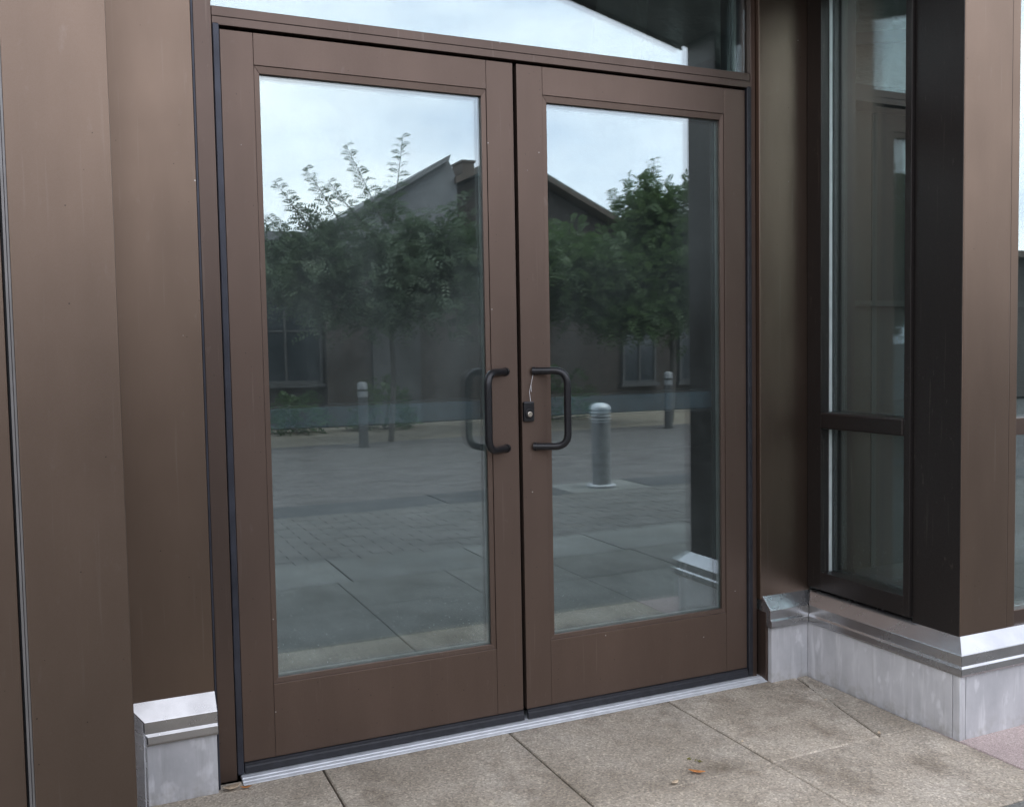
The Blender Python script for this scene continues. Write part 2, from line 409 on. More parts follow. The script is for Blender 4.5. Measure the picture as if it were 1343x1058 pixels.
while y > -4.36:
    x = -3.2+(row % 2)*.1
    while x < 8.0:
        h = FL-.002+random.uniform(-.002, .0015)
        mb.add([(x+.0015, y-.0985, h-.004), (x+.1985, y-.0985, h-.004), (x+.1985, y-.0015, h-.004), (x+.0015, y-.0015, h-.004),
                (x+.004, y-.096, h), (x+.196, y-.096, h), (x+.196, y-.004, h), (x+.004, y-.004, h),],
               [(0, 1, 5, 4), (1, 2, 6, 5), (2, 3, 7, 6), (3, 0, 4, 7), (4, 5, 6, 7)])
        x += .2
    y -= .1; row += 1
tag(mb.build('unit_pavers', M['unit'], pav), kind='stuff')
xs = [-4.3, -2.4, -.5, 1.4, 2.55, 3.35, 4.6, 6.5, 8.4]
for i in range(len(xs)-1):
    slab_poly(rect(xs[i], xs[i+1], -4.93, -4.37), 'border_slab', M['band'] if i == 4 else M['dark_band'], gap=.005)
mb = MB(); y = -4.93; row = 0
while y > -9.9:
    x = -2.6+(row % 2)*.1
    while x < 11.0:
        h = FL-.0025+random.uniform(-.0015, .0012)
        mb.add([(x+.002, y-.098, h), (x+.198, y-.098, h), (x+.198, y-.002, h), (x+.002, y-.002, h)], [(0, 1, 2, 3)])
        x += .2
    y -= .1; row += 1
tag(mb.build('plaza_bricks', M['plaza'], pav), kind='stuff')
for i in range(12):
    slab_poly(rect(-3+1.2*i, -3+1.2*(i+1), -12.9, -9.93), 'border_slab', M['tan'], gap=.004)

# ------------------------------------------------------------------ the building
B = thing('storefront_building', (0, 0, FL), 'bronze clad storefront with grey base panels and raked soffit around the double doors', 'building')
br = M['bronze']
def poly_xz(pts, y0, y1): return MB().prism([(x, y0, z) for x, z in pts], [(x, y1, z) for x, z in pts])
# flat panels beside the doors, set forward of the door frame
poly_xz([(-1.237, .228), (-.997, .228), (-.997, soff(-.997)), (-1.237, soff(-1.237))], -.03, .06).build('cladding_panel', br, B, .002)
poly_xz([(.956, .258), (1.188, .258), (1.188, soff(1.188)), (.956, soff(.956))], -.03, .06).build('cladding_panel', br, B, .002)
bx(-.995, -.990, -.022, .05, FL+.02, soff(-.99)-.02).build('trim_strip', M['hinge'], B)
# left corner column and the seam beside it
bx(-1.428, -1.24, -.755, -.05, .258, 6.0).build('column_cladding', br, B, .0025)
bx(-1.4325, -1.4285, -.752, -.70, .2, 6.0).build('joint_gasket', M['seam'], B)
bx(-1.4385, -1.4335, -.752, -.70, .2, 6.0).build('trim_strip', M['seam'], B, .001)
bx(-1.4425, -1.4390, -.738, -.70, .2, 6.0).build('joint_gasket', M['rubber'], B)
bx(-2.2, -1.443, -.753, -.70, .2, 6.0).build('cladding_panel', br, B, .0025)
bx(-4.2, -2.206, -.753, -.70, .2, 6.0).build('cladding_panel', br, B, .0025)
# right corner column
bx(1.1915, 1.402, -.712, -.560, .258, 6.0).build('column_cladding', br, B, .0035)
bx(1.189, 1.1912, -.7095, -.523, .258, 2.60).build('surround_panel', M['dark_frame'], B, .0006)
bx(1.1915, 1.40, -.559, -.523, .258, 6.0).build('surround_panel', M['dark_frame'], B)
bx(1.405, 1.440, -.709, -.56, .258, 6.0).build('cladding_panel', br, B, .0015)
# soffit and the wall above it
poly_xz([(-1.45, soff(-1.45)), (1.36, soff(1.36)), (1.36, soff(1.36)+.06), (-1.45, soff(-1.45)+.06)], -.745, .2).build('soffit', M['soffit'], B)
poly_xz([(-1.236, soff(-1.236)-.02), (1.188, soff(1.188)-.02), (1.188, 6.0), (-1.236, 6.0)], -.752, -.747).build('cladding_panel', br, B)

# base panels
st = M['stone']
bx(-1.186, -.999, -.068, .02, FL-.01, .165).build('base_panel', st, B, .002)
MB().prism([(-1.30, -.74, FL-.01), (-1.222, -.74, FL-.01), (-1.188, -.02, FL-.01), (-1.30, -.02, FL-.01)], [(-1.30, -.74, .165), (-1.222, -.74, .165), (-1.188, -.02, .165), (-1.30, -.02, .165)]).build('base_panel', st, B, .002)
bx(.976, 1.146, -.068, .02, FL-.01, .20).build('base_panel', st, B, .002)
bx(1.148, 1.20, -.72, -.02, FL-.01, .20).build('base_panel', st, B, .002)
bx(1.1475, 1.172, -.7505, -.722, FL-.01, .20).build('base_panel', st, B, .003)
bx(1.1745, 3.4, -.750, -.70, FL-.01, .20).build('base_panel', st, B, .002)
bx(3.404, 7.0, -.750, -.70, FL-.01, .20).build('base_panel', st, B, .002)
bx(-4.2, -1.19, -.80, -.742, FL-.01, .20).build('base_panel', st, B, .002)
bx(.964, .974, -.050, .02, FL, .215).build('trim_strip', M['frame'], B, .001)
bx(-.9965, -.991, -.05, .02, FL, .20).build('trim_strip', M['hinge'], B, .001)

# metal flashing on the base: one mitred piece per run
PROF = [(-.02, .274), (0, .270), (.043, .228), (.0445, .226), (.0445, .193), (.051, .187), (.052, .168), (.047, .160), (.030, .160), (-.02, .20)]
def flash(a, b, ca, cb, dz=0):      # plan points a->b, outward to the right-hand side; ca, cb = tangent shift per unit offset at the ends
    a, b = Vector(a), Vector(b); t = (b-a).normalized(); nn = Vector((t.y, -t.x))
    L0 = [a+nn*d+t*(ca*d) for d, z in PROF]; L1 = [b+nn*d+t*(cb*d) for d, z in PROF]
    return MB().prism([(p.x, p.y, PROF[i][1]+dz) for i, p in enumerate(L0)], [(p.x, p.y, PROF[i][1]+dz) for i, p in enumerate(L1)])
fm = M['flashing']
flash((.966, -.03), (1.189, -.03), 0, -1).build('base_flashing', fm, B, .001)
flash((1.19, -.0305), (1.19, -.7115), 1, 1).build('base_flashing', fm, B, .001)
flash((1.1905, -.712), (7.0, -.712), -1, 0).build('base_flashing', fm, B, .001)
flash((-1.2345, -.03), (-.996, -.03), 1, 0, -.032).build('base_flashing', fm, B, .001)
flash((-1.263, -.62), (-1.235, -.0305), 0, -1, -.032).build('base_flashing', fm, B, .001)

# door frame: part of the building; its members are sub-parts
FRM = group_part('door_frame', B)
def sub(mb_, name, mat, parent, bevel=0, smooth=False): return mb_.build(name, mat, parent, bevel, smooth)
fr_ = M['frame']
poly_xz([(-.9885, FL), (-.939, FL), (-.939, soff(-.939)), (-.9885, soff(-.9885))], -.010, .11).build('jamb', fr_, FRM, .0015)
poly_xz([(.935, FL), (.955, FL), (.955, soff(.955)), (.935, soff(.935))], -.010, .11).build('jamb', fr_, FRM, .0015)
bx(-.938, .934, -.010, .10, 2.1285, 2.152).build('header', fr_, FRM, .0012)
bx(-.938, .934, -.007, .10, 2.1535, 2.181).build('header', fr_, FRM, .0015)
bx(-.938, .934, .04, .10, 2.10, 2.129).build('head_gasket', M['rubber'], FRM)
bx(-.93, .93, .05, .10, FL, 2.1).build('meeting_gasket', M['rubber'], FRM) if False else None
bx(-.022, .022, .047, .052, .0, 2.10).build('meeting_gasket', M['rubber'], FRM)
# threshold: ramped aluminium saddle
MB().prism([(-.928, y, z) for y, z in ((-.056, FL), (-.056, FL+.003), (-.044, FL+.0055), (-.043, FL+.0075), (-.030, FL+.0095), (-.029, FL+.0115), (.075, FL+.0115), (.075, FL))],
           [(.966, y, z) for y, z in ((-.056, FL), (-.056, FL+.003), (-.044, FL+.0055), (-.043, FL+.0075), (-.030, FL+.0095), (-.029, FL+.0115), (.075, FL+.0115), (.075, FL))]).build('threshold', M['alu'], FRM, .001)
# transom window over the doors
TW = group_part('transom_window', B)
TP = [(-.938, 2.1815), (.93, 2.1815), (.93, soff(.93)), (-.938, soff(-.938))]
poly_xz(TP, .016, .022).build('glass_pane', M['glass_out'], TW)
poly_xz(TP, .037, .043).build('glass_pane', M['glass_in'], TW)
poly_xz([(.885, 2.182), (.934, 2.182), (.934, soff(.934)), (.885, soff(.885))], .0445, .10).build('stop', M['dark_frame'], TW, .001)
bx(.897, .930, .0225, .0365, 2.182, soff(.93)).build('edge_gasket', M['rubber'], TW)
bx(.887, .8965, .0225, .0365, 2.182, soff(.93)).build('spacer', M['spacer'], TW)
bx(-.938, .886, .0225, .0365, 2.182, 2.191).build('spacer', M['spacer'], TW)

# side window in the right-hand return
SW = group_part('side_window', B)
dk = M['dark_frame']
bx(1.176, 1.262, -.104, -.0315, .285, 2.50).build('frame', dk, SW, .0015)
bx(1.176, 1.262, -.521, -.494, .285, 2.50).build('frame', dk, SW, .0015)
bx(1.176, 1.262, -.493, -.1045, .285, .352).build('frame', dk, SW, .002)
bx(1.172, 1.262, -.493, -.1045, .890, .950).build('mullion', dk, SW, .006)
for z0, z1 in ((.353, .889), (.951, 2.50)):
    bx(1.226, 1.232, -.493, -.1045, z0, z1).build('glass_pane', M['glass_side'], SW)
    bx(1.250, 1.256, -.493, -.1045, z0, z1).build('glass_pane', M['glass_side'], SW)
    bx(1.2325, 1.2495, -.1135, -.105, z0, z1).build('spacer', M['dark_frame'], SW)
    bx(1.214, 1.2255, -.1085, -.1046, z0, z1).build('glazing_gasket', M['pale_gasket'], SW)
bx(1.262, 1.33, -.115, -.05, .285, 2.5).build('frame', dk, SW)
# shop window on the front, right of the corner column
FW = group_part('front_window', B)
for z0, z1 in ((.268, .318), (.895, .950), (3.20, 3.25)):
    bx(1.441, 6.9, -.700, -.60, z0, z1).build('frame', M['frame'], FW, .002)
XM = (1.441, 3.2, 5.0, 6.9)  # window run widened out of view to let more light inside
for k in range(3):
    bx(XM[k+1]-.03, XM[k+1]+.02, -.698, -.602, .319, .894).build('mullion', M['frame'], FW, .002)
    bx(XM[k+1]-.03, XM[k+1]+.02, -.698, -.602, .951, 3.199).build('mullion', M['frame'], FW, .002)
    for z0, z1 in ((.319, .894), (.951, 3.199)):
        bx(XM[k]+.021*(k > 0), XM[k+1]-.031, -.672, -.666, z0, z1).build('glass_pane', M['glass_out'], FW)
        bx(XM[k]+.021*(k > 0), XM[k+1]-.031, -.652, -.646, z0, z1).build('glass_pane', M['glass_in'], FW)
bx(1.441, 7.0, -.705, -.60, 3.253, 6.0).build('cladding_panel', br, B, .002)
# interior shell
ii = M['interior']
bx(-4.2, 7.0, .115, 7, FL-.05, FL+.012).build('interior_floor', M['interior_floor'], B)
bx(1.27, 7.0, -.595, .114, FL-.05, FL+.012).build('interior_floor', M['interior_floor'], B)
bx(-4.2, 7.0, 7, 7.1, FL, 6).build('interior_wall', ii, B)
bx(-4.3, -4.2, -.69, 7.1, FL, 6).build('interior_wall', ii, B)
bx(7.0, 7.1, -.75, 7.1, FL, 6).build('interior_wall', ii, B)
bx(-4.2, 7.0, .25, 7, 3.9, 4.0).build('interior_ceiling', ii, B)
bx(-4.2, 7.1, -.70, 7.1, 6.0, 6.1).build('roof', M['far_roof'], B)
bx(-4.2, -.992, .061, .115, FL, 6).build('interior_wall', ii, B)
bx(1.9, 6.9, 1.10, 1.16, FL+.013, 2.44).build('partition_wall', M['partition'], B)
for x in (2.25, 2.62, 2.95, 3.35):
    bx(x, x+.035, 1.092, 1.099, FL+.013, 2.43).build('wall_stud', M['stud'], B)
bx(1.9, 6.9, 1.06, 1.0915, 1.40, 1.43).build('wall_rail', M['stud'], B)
bx(1.6, 6.9, .95, 1.15, 2.445, 2.53).build('beam', M['rubber'], B)
MB().prism([(1.9, .85, 2.62), (3.3, .85, 2.86), (3.3, .85, 2.92), (1.9, .85, 2.68)], [(1.9, .89, 2.62), (3.3, .89, 2.86), (3.3, .89, 2.92), (1.9, .89, 2.68)]).build('brace', M['rubber'], B)

# hanging plastic sheet inside
mb = MB(); nx, nz = 70, 18
vv = []
for j in range(nz+1):
    for i in range(nx+1):
        x = .85+3.0*i/nx; z = 3.55-1.0*j/nz
        z -= .10*math.sin(i*.45)**2*(j/nz)
        vv.append((x, .98+.045*math.sin(x*11+.8*math.sin(z*5))+.03*math.sin(z*9+x*4)+.02*math.sin(x*29), z))
ff = [(j*(nx+1)+i, j*(nx+1)+i+1, (j+1)*(nx+1)+i+1, (j+1)*(nx+1)+i) for j in range(nz) for i in range(nx)]
ps = mb.add(vv, ff).build('plastic_sheet', M['sheet'], smooth=True)
sm = ps.modifiers.new('thickness', 'SOLIDIFY'); sm.thickness = .002
tag(ps, 'wrinkled pale plastic sheet hung inside high behind the side window', 'plastic sheet')

# ------------------------------------------------------------------ the doors
def arc_path(pts, rad, n=7):
    out = [Vector(pts[0])]
    for i in range(1, len(pts)-1):
        p = Vector(pts[i]); a = (Vector(pts[i-1])-p).normalized(); b = (Vector(pts[i+1])-p).normalized()
        s, e = p+a*rad, p+b*rad
        for k in range(n+1):
            t = k/n; out.append((1-t)**2*s+2*t*(1-t)*p+t*t*e)
    out.append(Vector(pts[-1])); return out
def make_door(s, label):
    d = thing('glass_door', (s*.917, .02, FL+.01), label, 'door', 'pair of entrance doors')
    def X(a, b): return (min(s*a, s*b), max(s*a, s*b))
    dm = M['door']
    bx(*X(.917, .8245), 0, .045, 0, 2.121).build('hinge_stile', dm, d, .0015)
    bx(*X(.0065, .0995), 0, .045, 0, 2.121).build('meeting_stile', dm, d, .0015)
    bx(*X(.1000, .8240), .0004, .045, 2.030, 2.121).build('top_rail', dm, d, .0012)
    bx(*X(.1000, .8240), .0004, .045, 0, .2205).build('bottom_rail', dm, d, .0012)
    # glazing stops, a few mm back from the face and slightly splayed
    def stop(a, b): return MB().prism(a, b).build('glazing_stop', dm, d, .0008)
    gx0, gx1, gz0, gz1 = .1165, .8080, .2365, 2.0080
    ox0, ox1, oz0, oz1 = .1004, .8236, .2209, 2.0296
    def ring(o, g, flip):                   # cross-section loops at the two mitred ends
        return o, g
    def sec(xo, zo, xg, zg): return [(s*xo, .0035, zo), (s*xg, .0050, zg), (s*xg, .0155, zg), (s*xo, .0155, zo)]
    stop(sec(ox0, oz0, gx0, gz0), sec(ox0, oz1, gx0, gz1))
    stop(sec(ox1, oz0, gx1, gz0), sec(ox1, oz1, gx1, gz1))
    stop(sec(ox0, oz0, gx0, gz0), sec(ox1, oz0, gx1, gz0))
    stop(sec(ox0, oz1, gx0, gz1), sec(ox1, oz1, gx1, gz1))
    # sealed double glazing
    bx(*X(.106, .818), .016, .022, .226, 2.024).build('glass_pane', M['glass_dusty'] if s < 0 else M['glass_out'], d)
    bx(*X(.106, .818), .036, .042, .226, 2.024).build('glass_pane', M['glass_in'], d)
    for (a, b, z0, z1) in ((.106, .1195, .2265, 2.0235), (.8055, .818, .2265, 2.0235)):
        bx(*X(a, b), .0225, .0355, z0, z1).build('spacer', M['spacer'], d)
    bx(*X(.120, .805), .0225, .0355, .2265, .2405).build('spacer', M['spacer'], d)
    bx(*X(.120, .805), .0225, .0355, 2.0045, 2.0235).build('spacer', M['spacer'], d)
    for (a, b, z0, z1) in ((.1001, .118, .222, 2.029), (.8065, .8239, .222, 2.029)):
        bx(*X(a, b), .0425, .060, z0, z1).build('inner_stop', M['dark_frame'], d)
    # continuous hinge cover, sweep
    bx(*X(.9375, .9185), -.011, .02, FL+.014, 2.134).build('hinge_cover', M['hinge'] if s < 0 else M['rubber'], d, .003)
    sw = MB().prism([(s*.0075, y, z) for y, z in ((0.003, -.001), (-.006, -.0015), (-.006, -.010), (-.009, -.012), (-.011, -.030), (-.006, -.0325), (.003, -.0325))],
                    [(s*.916, y, z) for y, z in ((0.003, -.001), (-.006, -.0015), (-.006, -.010), (-.009, -.012), (-.011, -.030), (-.006, -.0325), (.003, -.0325))])
    sw.build('door_sweep', M['rubber'], d, .001)
    # offset pull handle
    gxh, my = s*.1415, -.066
    path = arc_path([(s*.046, .002, 1.130), (s*.060, -.040, 1.130), (gxh, my, 1.130), (gxh, my, .880), (s*.060, -.040, .880), (s*.046, .002, .880)], .030, 8)
    path = arc_path([(s*.048, .001, 1.130), (gxh, my, 1.130), (gxh, my, .880), (s*.048, .001, .880)], .046, 10)
    h = MB().tube(path, .0122, 18).build('pull_handle', M['handle'], d, smooth=True)
    for z in (1.130, .880):
        f0 = Vector((s*.048, .0005, z)); dirv = (Vector((gxh, my, z))-f0).normalized()
        MB().tube([f0, f0+dirv*.010], .0140, 16).build('handle_collar', M['handle'], h, smooth=True)
    # exit bar on the inside
    bar = MB().box(*X(.106, .82), .075, .125, .972, 1.036)
    b_ = bar.build('exit_bar', M['bar'], d, .004)
    bx(*X(.108, .818), .073, .13, 1.0365, 1.0430).build('push_pad_edge', M['rubber'], b_)
    bx(*X(.108, .818), .073, .13, .9640, .9715).build('push_pad_edge', M['rubber'], b_)
    bx(*X(.0, .105), .046, .12, .965, 1.043).build('bar_bracket', M['handle'], b_, .003) if False else None
    return d
dl = make_door(-1, 'left hand glass door with bronze frame and black pull, nearest the grey end plinth')
dr = make_door(1, 'right hand glass door with bronze frame and black keyed lock box beside its pull')
lk = bx(.0075, .046, -.014, -.0005, .964, 1.030).build('lock_box', M['handle'], dr, .004)
MB().tube([(.026, -.014, .991), (.026, -.019, .991)], .0155, 20).build('lock_ring', M['handle'], lk, .001, True)
MB().tube([(.026, -.0145, .989), (.026, -.023, .989)], .0088, 16).build('key_cylinder', M['brass'], lk, .001, True)

# ------------------------------------------------------------------ bollards in the square behind the camera
def bollard(loc, label):
    b = thing('bollard', loc, label, 'bollard')
    x, y, z = loc
    MB().lathe([(.128, z-.002), (.132, z+.004), (.132, z+.018), (.120, z+.026), (.094, z+.027)], 32, (x, y)).build('base_ring', M['bollard_top'], b, smooth=True)
    MB().lathe([(.0885, z+.02), (.0885, z+.575)], 32, (x, y)).build('post', M['post_band'], b, smooth=True)
    pr = [(.092, z+.576), (.092, z+.585)]
    zz = z+.585
    for k in range(4):
        pr += [(.080, zz+.004), (.080, zz+.012), (.094, zz+.016), (.094, zz+.030)]; zz += .030
    pr += [(.090, zz+.012), (.074, zz+.032), (.045, zz+.044), (.012, zz+.048)]
    MB().lathe(pr, 32, (x, y)).build('louvred_cap', M['bollard_top'], b, smooth=True)
    return b
bollard((2.945, -4.60, FL), 'grey louvre topped bollard standing closest behind the viewer, mirrored in the right door')
def post(loc, label):
    t = thing('marker_post', loc, label, 'post', 'slim marker posts before the far buildings')
    x, y, z = loc
    MB().lathe([(.085, z), (.085, z+.012), (.062, z+.016), (.062, z+.66)], 20, (x, y)).build('shaft', M['far_frame'], t, smooth=True)
    MB().lathe([(.066, z+.661), (.066, z+.735)], 20, (x, y)).build('band', M['post_band'], t, smooth=True)
    MB().lathe([(.060, z+.736), (.060, z+.760)], 20, (x, y)).build('groove', M['far_frame'], t, smooth=True)
    MB().lathe([(.066, z+.761), (.066, z+.83), (.05, z+.852), (.02, z+.86)], 20, (x, y)).build('cap', M['post_band'], t, smooth=True)
    return t
p0 = post((6.85, -9.37, FL), 'slim pale topped post beside the tree trunk, mirrored in the right door')
c = copy_tree(p0); c.location = (2.06, -9.35, FL); c['label'] = 'slim pale topped post mirrored small behind the exit bar of the left door'

# ------------------------------------------------------------------ trees
def frond_mesh(cnt, centers, dirs, sizes, pairs=6, width=.30, seed=1):
    g = np.random.default_rng(seed); V = []; F = []
    for c, d, L in zip(centers, dirs, sizes):
        d = d/np.linalg.norm(d)
        side = np.cross(d, g.normal(size=3)); side /= np.linalg.norm(side); nrm = np.cross(side, d)
        for k in range(pairs):
            t = (k+.6)/pairs
            base = c+d*L*t-np.array([0, 0, L*.35*t*t])
            ll = L*width*(1-.45*abs(t-.45)*2)
            for sg in (-1, 1):
                ld = side*sg*.85+d*.5+nrm*g.uniform(-.3, .3)
                ld /= np.linalg.norm(ld); w = np.cross(ld, nrm); w /= np.linalg.norm(w); w *= ll*.23
                k0 = len(V)
                V += [tuple(base), tuple(base+ld*ll*.5+w), tuple(base+ld*ll), tuple(base+ld*ll*.5-w)]
                F.append((k0, k0+1, k0+2, k0+3))
    return V, F
def tree(loc, lobes, label, leafmat, nbranch, nfrond, size, trunk_r, fork, seed, shoots=()):
    g = np.random.default_rng(seed); rnd = random.Random(seed)
    t = thing('tree', loc, label, 'tree', 'trees across the square')
    base = np.array(loc); forkp = np.array([loc[0]+.05, loc[1], fork])
    mb = MB().tube([base, base+(forkp-base)*.5+np.array([.03, .02, 0]), forkp], [trunk_r*1.25, trunk_r, trunk_r*.85], 10)
    mb.build('trunk', M['bark'], t, smooth=True)
    limbs = MB(); cs = []; ds = []; ls = []
    wts = np.array([l[2] for l in lobes], float); wts /= wts.sum()
    for b in range(nbranch):
        ctr, rad, _ = lobes[g.choice(len(lobes), p=wts)]
        u = g.normal(size=3); u /= np.linalg.norm(u); u[2] = abs(u[2])*.9-.15
        end = np.array(ctr)+u*np.array(rad)*g.uniform(.55, 1.0)
        mid = forkp*.45+end*.55+g.normal(size=3)*.12-np.array([0, 0, .08])
        if b % 3 == 0: limbs.tube([forkp, mid, end], [trunk_r*.34, trunk_r*.18, .004], 5, False)
        else: limbs.tube([mid, end], [trunk_r*.16, .004], 4, False)
        nf = nfrond//nbranch
        for k in range(nf):
            q = g.uniform(.25, 1.05); p = mid+(end-mid)*q+g.normal(size=3)*.14
            dd = (end-mid)/max(.1, np.linalg.norm(end-mid))*.7+g.normal(size=3)*.75+np.array([0, 0, .1])
            cs.append(p); ds.append(dd); ls.append(size*g.uniform(.65, 1.25))
    for (a, b_) in shoots:                      # slim leaders above the crown
        a, b_ = np.array(a), np.array(b_)
        limbs.tube([a, a*.5+b_*.5+g.normal(size=3)*.03, b_], [.012, .008, .003], 4, False)
        for k in range(38):
            q = k/38; p = a+(b_-a)*q
            ang = k*2.4; out = np.array([math.cos(ang), math.sin(ang)*.8, .55])
            cs.append(p); ds.append(out); ls.append(size*(1.0-.55*q))
    limbs.build('limbs', M['bark'], t, smooth=True)
    V, F = frond_mesh(0, cs, ds, ls, seed=seed)
    cw = MB().add(V, F).build('crown', leafmat, t)
    cw['kind'] = 'stuff'
    return t
tree((7.5, -10.3, FL), [((6.6, -10.3, 2.35), (1.5, 1.0, .75), 3), ((7.5, -10.3, 2.45), (1.1, .9, .85), 3), ((7.3, -10.2, 3.35), (.72, .6, .55), 1.6), ((5.5, -10.4, 2.3), (1.3, .8, .95), 4), ((6.7, -10.2, 1.72), (1.5, .8, .36), 2.2)],
     'dense green tree by the distant bollard, mirrored in the right door', M['leaf'], 190, 13500, .27, .05, 1.75, 5,
     shoots=[((7.1, -10.2, 3.5), (7.15, -10.2, 4.2)), ((6.7, -10.2, 3.2), (6.35, -10.2, 3.65)), ((7.6, -10.2, 3.4), (7.95, -10.2, 3.8))])
tree((2.6, -9.9, FL), [((2.4, -9.8, 2.35), (1.6, .9, .75), 3), ((3.7, -9.8, 2.35), (1.1, .7, .95), 3.4), ((1.2, -9.8, 2.2), (.8, .7, .65), 1.8), ((2.6, -9.8, 1.75), (1.6, .6, .4), 2)],
     'feathery grey green tree with tall thin shoots, mirrored in the left door', M['leaf2'], 95, 3900, .27, .035, 1.8, 9,
     shoots=[((1.6, -9.6, 2.7), (1.05, -9.6, 3.4)), ((2.0, -9.6, 2.7), (1.45, -9.6, 3.6)), ((2.5, -9.6, 2.9), (2.0, -9.6, 3.95)), ((2.6, -9.6, 2.9), (2.78, -9.6, 4.12)),
             ((1.4, -9.6, 2.5), (.95, -9.6, 2.95)), ((2.3, -9.6, 2.8), (1.75, -9.6, 3.45)), ((2.9, -9.6, 2.8), (2.45, -9.6, 3.4)), ((3.3, -9.6, 2.8), (3.7, -9.6, 3.4)), ((1.9, -9.6, 2.6), (1.3, -9.6, 3.1))])
t0 = [o for o in C.objects if o.name == 'tree'][0]
c = copy_tree(t0); c.location = (-7.2, -8.2, FL); c.rotation_euler.z = 1.3; c['label'] = 'tree at the far left of the square, glimpsed only in the side window reflection'
c = copy_tree(t0); c.location = (-9.8, -6.8, FL); c.rotation_euler.z = 2.9; c['label'] = 'tree farthest left along the shopfront side, beyond the seamed column'
c = copy_tree(t0); c.location = (10.8, -4.6, FL); c.scale = (1.7, 1.7, 1.7); c.rotation_euler.z = 3.5; c['label'] = 'tall added tree nearest the front shop window, right of the corner column'  # added out of view to dim the corner column's front
def shrub(loc, r, h, label, seed):
    g = np.random.default_rng(seed)
    t = thing('shrub', loc, label, 'shrub', 'shrubs along the far buildings')
    cs, ds, ls = [], [], []; st_ = MB()
    for k in range(150):
        u = g.normal(size=3); u /= np.linalg.norm(u); u[2] = abs(u[2])
        p = np.array(loc)+u*np.array([r, r*.7, h])*g.uniform(.5, 1); cs.append(p); ds.append(u+g.normal(size=3)*.4); ls.append(.22*g.uniform(.7, 1.2))
        if k % 15 == 0: st_.tube([loc, p], [.012, .004], 4, False)
    st_.build('stems', M['bark'], t); V, F = frond_mesh(0, cs, ds, ls, 4, .45, seed=seed)
    o = MB().add(V, F).build('foliage', M['shrub'], t); o['kind'] = 'stuff'
shrub((3.1, -11.9, FL), .5, .8, 'round green shrub before the low wall, mirrored beside the left exit bar', 21)
shrub((1.75, -11.9, FL), .4, .7, 'smaller green shrub at the left end, mirrored in the left door', 22)
shrub((6.2, -12.0, FL), .9, .9, 'wide green shrub below the gabled brick building', 23)

# ------------------------------------------------------------------ buildings across the square
def far_window(parent, x0, x1, z0, z1, y):
    f = MB()
    f.box(x0, x1, y-.04, y+.05, z0, z0+.05).box(x0, x1, y-.04, y+.05, z1-.05, z1)
    f.box(x0, x0+.05, y-.04, y+.05, z0+.05, z1-.05).box(x1-.05, x1, y-.04, y+.05, z0+.05, z1-.05)
    xm, zm = (x0+x1)/2, z0+(z1-z0)*.62
    f.box(xm-.02, xm+.02, y-.03, y+.045, z0+.05, z1-.05).box(x0-.05, x1+.05, y-.03, y+.10, z0-.06, z0-.002)
    f.box(x0+.05, xm-.02, y-.03, y+.04, zm-.015, zm+.015).box(xm+.02, x1-.05, y-.03, y+.04, zm-.015, zm+.015)
    w = f.build('window', M['far_frame'], parent)
    bx(x0+.05, x1-.05, y-.01, y+.02, z0+.05, z1-.05).build('pane', M['far_glass'], w)
FY = -12.7
FA = thing('low_building', (-1.5, FY-.4, FL), 'low flat roofed grey building across the square, mirrored at the left door edge', 'building', 'buildings across the square')
bx(-9, 2.56, -19, FY-.3, FL, 3.02).build('wall', M['far_wall'], FA)
bx(-9.2, 2.42, -19.2, FY, 3.022, 3.16).build('roof', M['far_roof_grey'], FA)
for x in (-4, -1.5, 1.2): far_window(FA, x, x+1.2, .7, 2.1, FY-.28)
FB = thing('shed_roof_building', (3.6, FY-.2, FL), 'grey building with steep single slope roof rising to a sharp peak', 'building', 'buildings across the square')
bx(2.44, 4.80, -18.5, FY-.12, FL, 2.55).build('wall', M['far_wall'], FB)
poly_xz([(2.44, 2.552), (4.797, 2.552), (4.79, 4.18), (4.625, 4.535), (2.44, 3.19)], -18.5, FY-.1).build('upper_wall', M['far_grey'], FB)
poly_xz([(2.38, 3.12), (4.60, 4.46), (4.635, 4.565), (2.38, 3.20)], -18.8, FY+.05).build('roof', M['far_roof_grey'], FB)
bx(3.2, 4.05, FY-.115, FY-.06, FL, 2.0).build('door', M['far_frame'], FB)
FC = thing('gabled_building', (7.3, FY-.5, FL), 'dark brown gabled building with one chimney, mirrored in both doors', 'building', 'buildings across the square')
poly_xz([(4.82, FL), (10.8, FL), (10.8, 2.2), (5.80, 4.53), (4.82, 4.03)], -19, FY-.3).build('wall', M['far_wall'], FC)
rf = poly_xz([(4.74, 4.08), (5.80, 4.60), (11.3, 1.92), (11.34, 2.02), (5.80, 4.72), (4.74, 4.20)], -19.3, FY).build('roof', M['far_roof'], FC)
bx(5.02, 5.24, FY-.9, FY-.4, 4.25, 4.54).build('chimney', M['far_roof'], rf)
bx(5.00, 5.26, FY-.92, FY-.38, 4.541, 4.58).build('chimney_cap', M['far_roof'], rf)
for x in (5.5, 8.2, 9.5): far_window(FC, x, x+.75, .5, 1.9, FY-.28)
FD = thing('end_building', (17, FY-.5, FL), 'long plain building at the far right end of the square', 'building', 'buildings across the square')
bx(12.5, 30, -21, FY-.5, FL, 3.0).build('wall', M['far_wall'], FD)
bx(12.3, 30.2, -21.2, FY-.2, 3.002, 3.14).build('roof', M['far_roof'], FD)
for x in (13.5, 16, 18.5): far_window(FD, x, x+1.2, .7, 2.0, FY-.48)

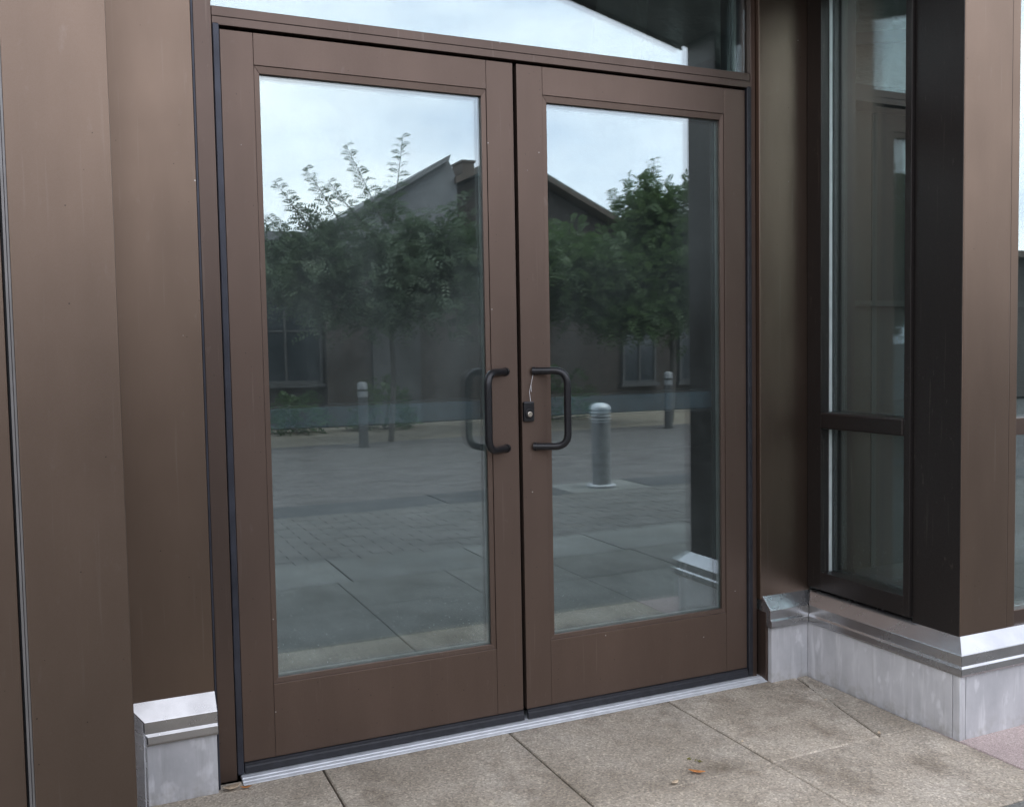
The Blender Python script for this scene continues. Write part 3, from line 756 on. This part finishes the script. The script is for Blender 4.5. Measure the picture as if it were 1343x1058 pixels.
# ------------------------------------------------------------------ leaf litter and cobwebs
def leaf(x, y, L, w, rz, curl, mat, label, cat='leaf'):
    vv, ff = [], []; n = 6
    for i in range(n+1):
        t = i/n; hw = w*math.sin(math.pi*min(1, t*.96+.02))**.8
        for s_, zz in ((-1, 1), (0, 0), (1, .8)):
            px, py = (t-.5)*L, s_*hw
            vv.append((x+px*math.cos(rz)-py*math.sin(rz), y+px*math.sin(rz)+py*math.cos(rz), FL+.0035+curl*(zz*hw/w*.6+((t-.5)*2)**2)))
    for i in range(n):
        for j in range(2): ff.append((i*3+j, i*3+j+1, i*3+j+4, i*3+j+3))
    o = MB().add(vv, ff).build('fallen_leaf', mat, smooth=True)
    sm_ = o.modifiers.new('thickness', 'SOLIDIFY'); sm_.thickness = .0008
    return tag(o, label, cat, 'fallen leaves on the paving')
leaf(.285, -.572, .050, .0085, -.75, .006, M['leaf_litter'], 'curled rust brown leaf lying by the slab joint in front of the right door')
leaf(.19, -.600, .028, .008, .3, .005, M['leaf_pale'], 'small pale leaf scrap at the slab joint left of the rust brown leaf')
leaf(-.962, -.066, .052, .015, .2, .010, M['leaf_pale'], 'tan dry leaf caught beside the left end of the metal threshold')
leaf(-.925, -.078, .032, .006, -.2, .005, M['leaf_litter'], 'narrow orange leaf scrap touching the left end of the metal threshold')
leaf(.54, -.455, .012, .004, .5, .003, M['leaf_pale'], 'tiny pale fleck resting in the long joint between two slabs')
leaf(.966, -.600, .020, .005, 1.0, .004, M['leaf_pale'], 'small pale scrap at the corner where the cut slab meets the cross joint')
leaf(1.02, -.30, .014, .004, .2, .003, M['leaf_pale'], 'tiny pale scrap on the cut slab along the right plinth')
for k, (x, y) in enumerate(((.322, -.485), (.335, -.512))):
    mb = MB()
    for q in range(9):
        a = random.uniform(0, 6.28); rr = random.uniform(0, .014); p = Vector((x+rr*math.cos(a), y+rr*math.sin(a), FL+.002))
        d = Vector((random.uniform(-1, 1), random.uniform(-1, 1), random.uniform(.1, .8))).normalized()*random.uniform(.006, .012)
        w = d.orthogonal().normalized()*.0015
        mb.prism([p-w, p+w, p+d], [p-w+Vector((0, 0, .001)), p+w+Vector((0, 0, .001)), p+d+Vector((0, 0, .001))])
    tag(mb.build('moss_tuft', M['moss']), ('yellow green moss tuft lying farther from the rust brown leaf', 'yellow green moss tuft lying nearer the rust brown leaf')[k], 'moss', 'moss bits on the paving')
mb = MB(); N = 40                                # pale silt washed along the cut joint
L, Rr = [], []
for k in range(N+1):
    t = k/N; cx_ = 1.085-.125*t; cy_ = -.085-.36*t
    w = (.006+.010*math.sin(math.pi*t))*(1-.6*t)
    L.append((cx_-w*random.uniform(.6, 1.3)+.02, cy_, FL+.0012)); Rr.append((cx_+w*random.uniform(.5, 1.2)+.02, cy_+.003, FL+.0012))
mb.add(L+Rr, [(k, k+1, N+2+k, N+1+k) for k in range(N)])
o = mb.build('silt', M['silt']); o['kind'] = 'stuff'
mb = MB()
for (a, b) in (((.045, -.008, 1.118), (.038, -.006, 1.085)), ((.038, -.006, 1.085), (.031, -.008, 1.060)), ((.031, -.008, 1.060), (.033, -.012, 1.031)),
               ((.038, -.006, 1.085), (.040, -.004, 1.062))):
    mb.tube([a, b], .0007, 5)
tag(mb.build('cobweb', M['web']), 'thin white cobweb strand running from the right pull down to the lock box', 'cobweb')
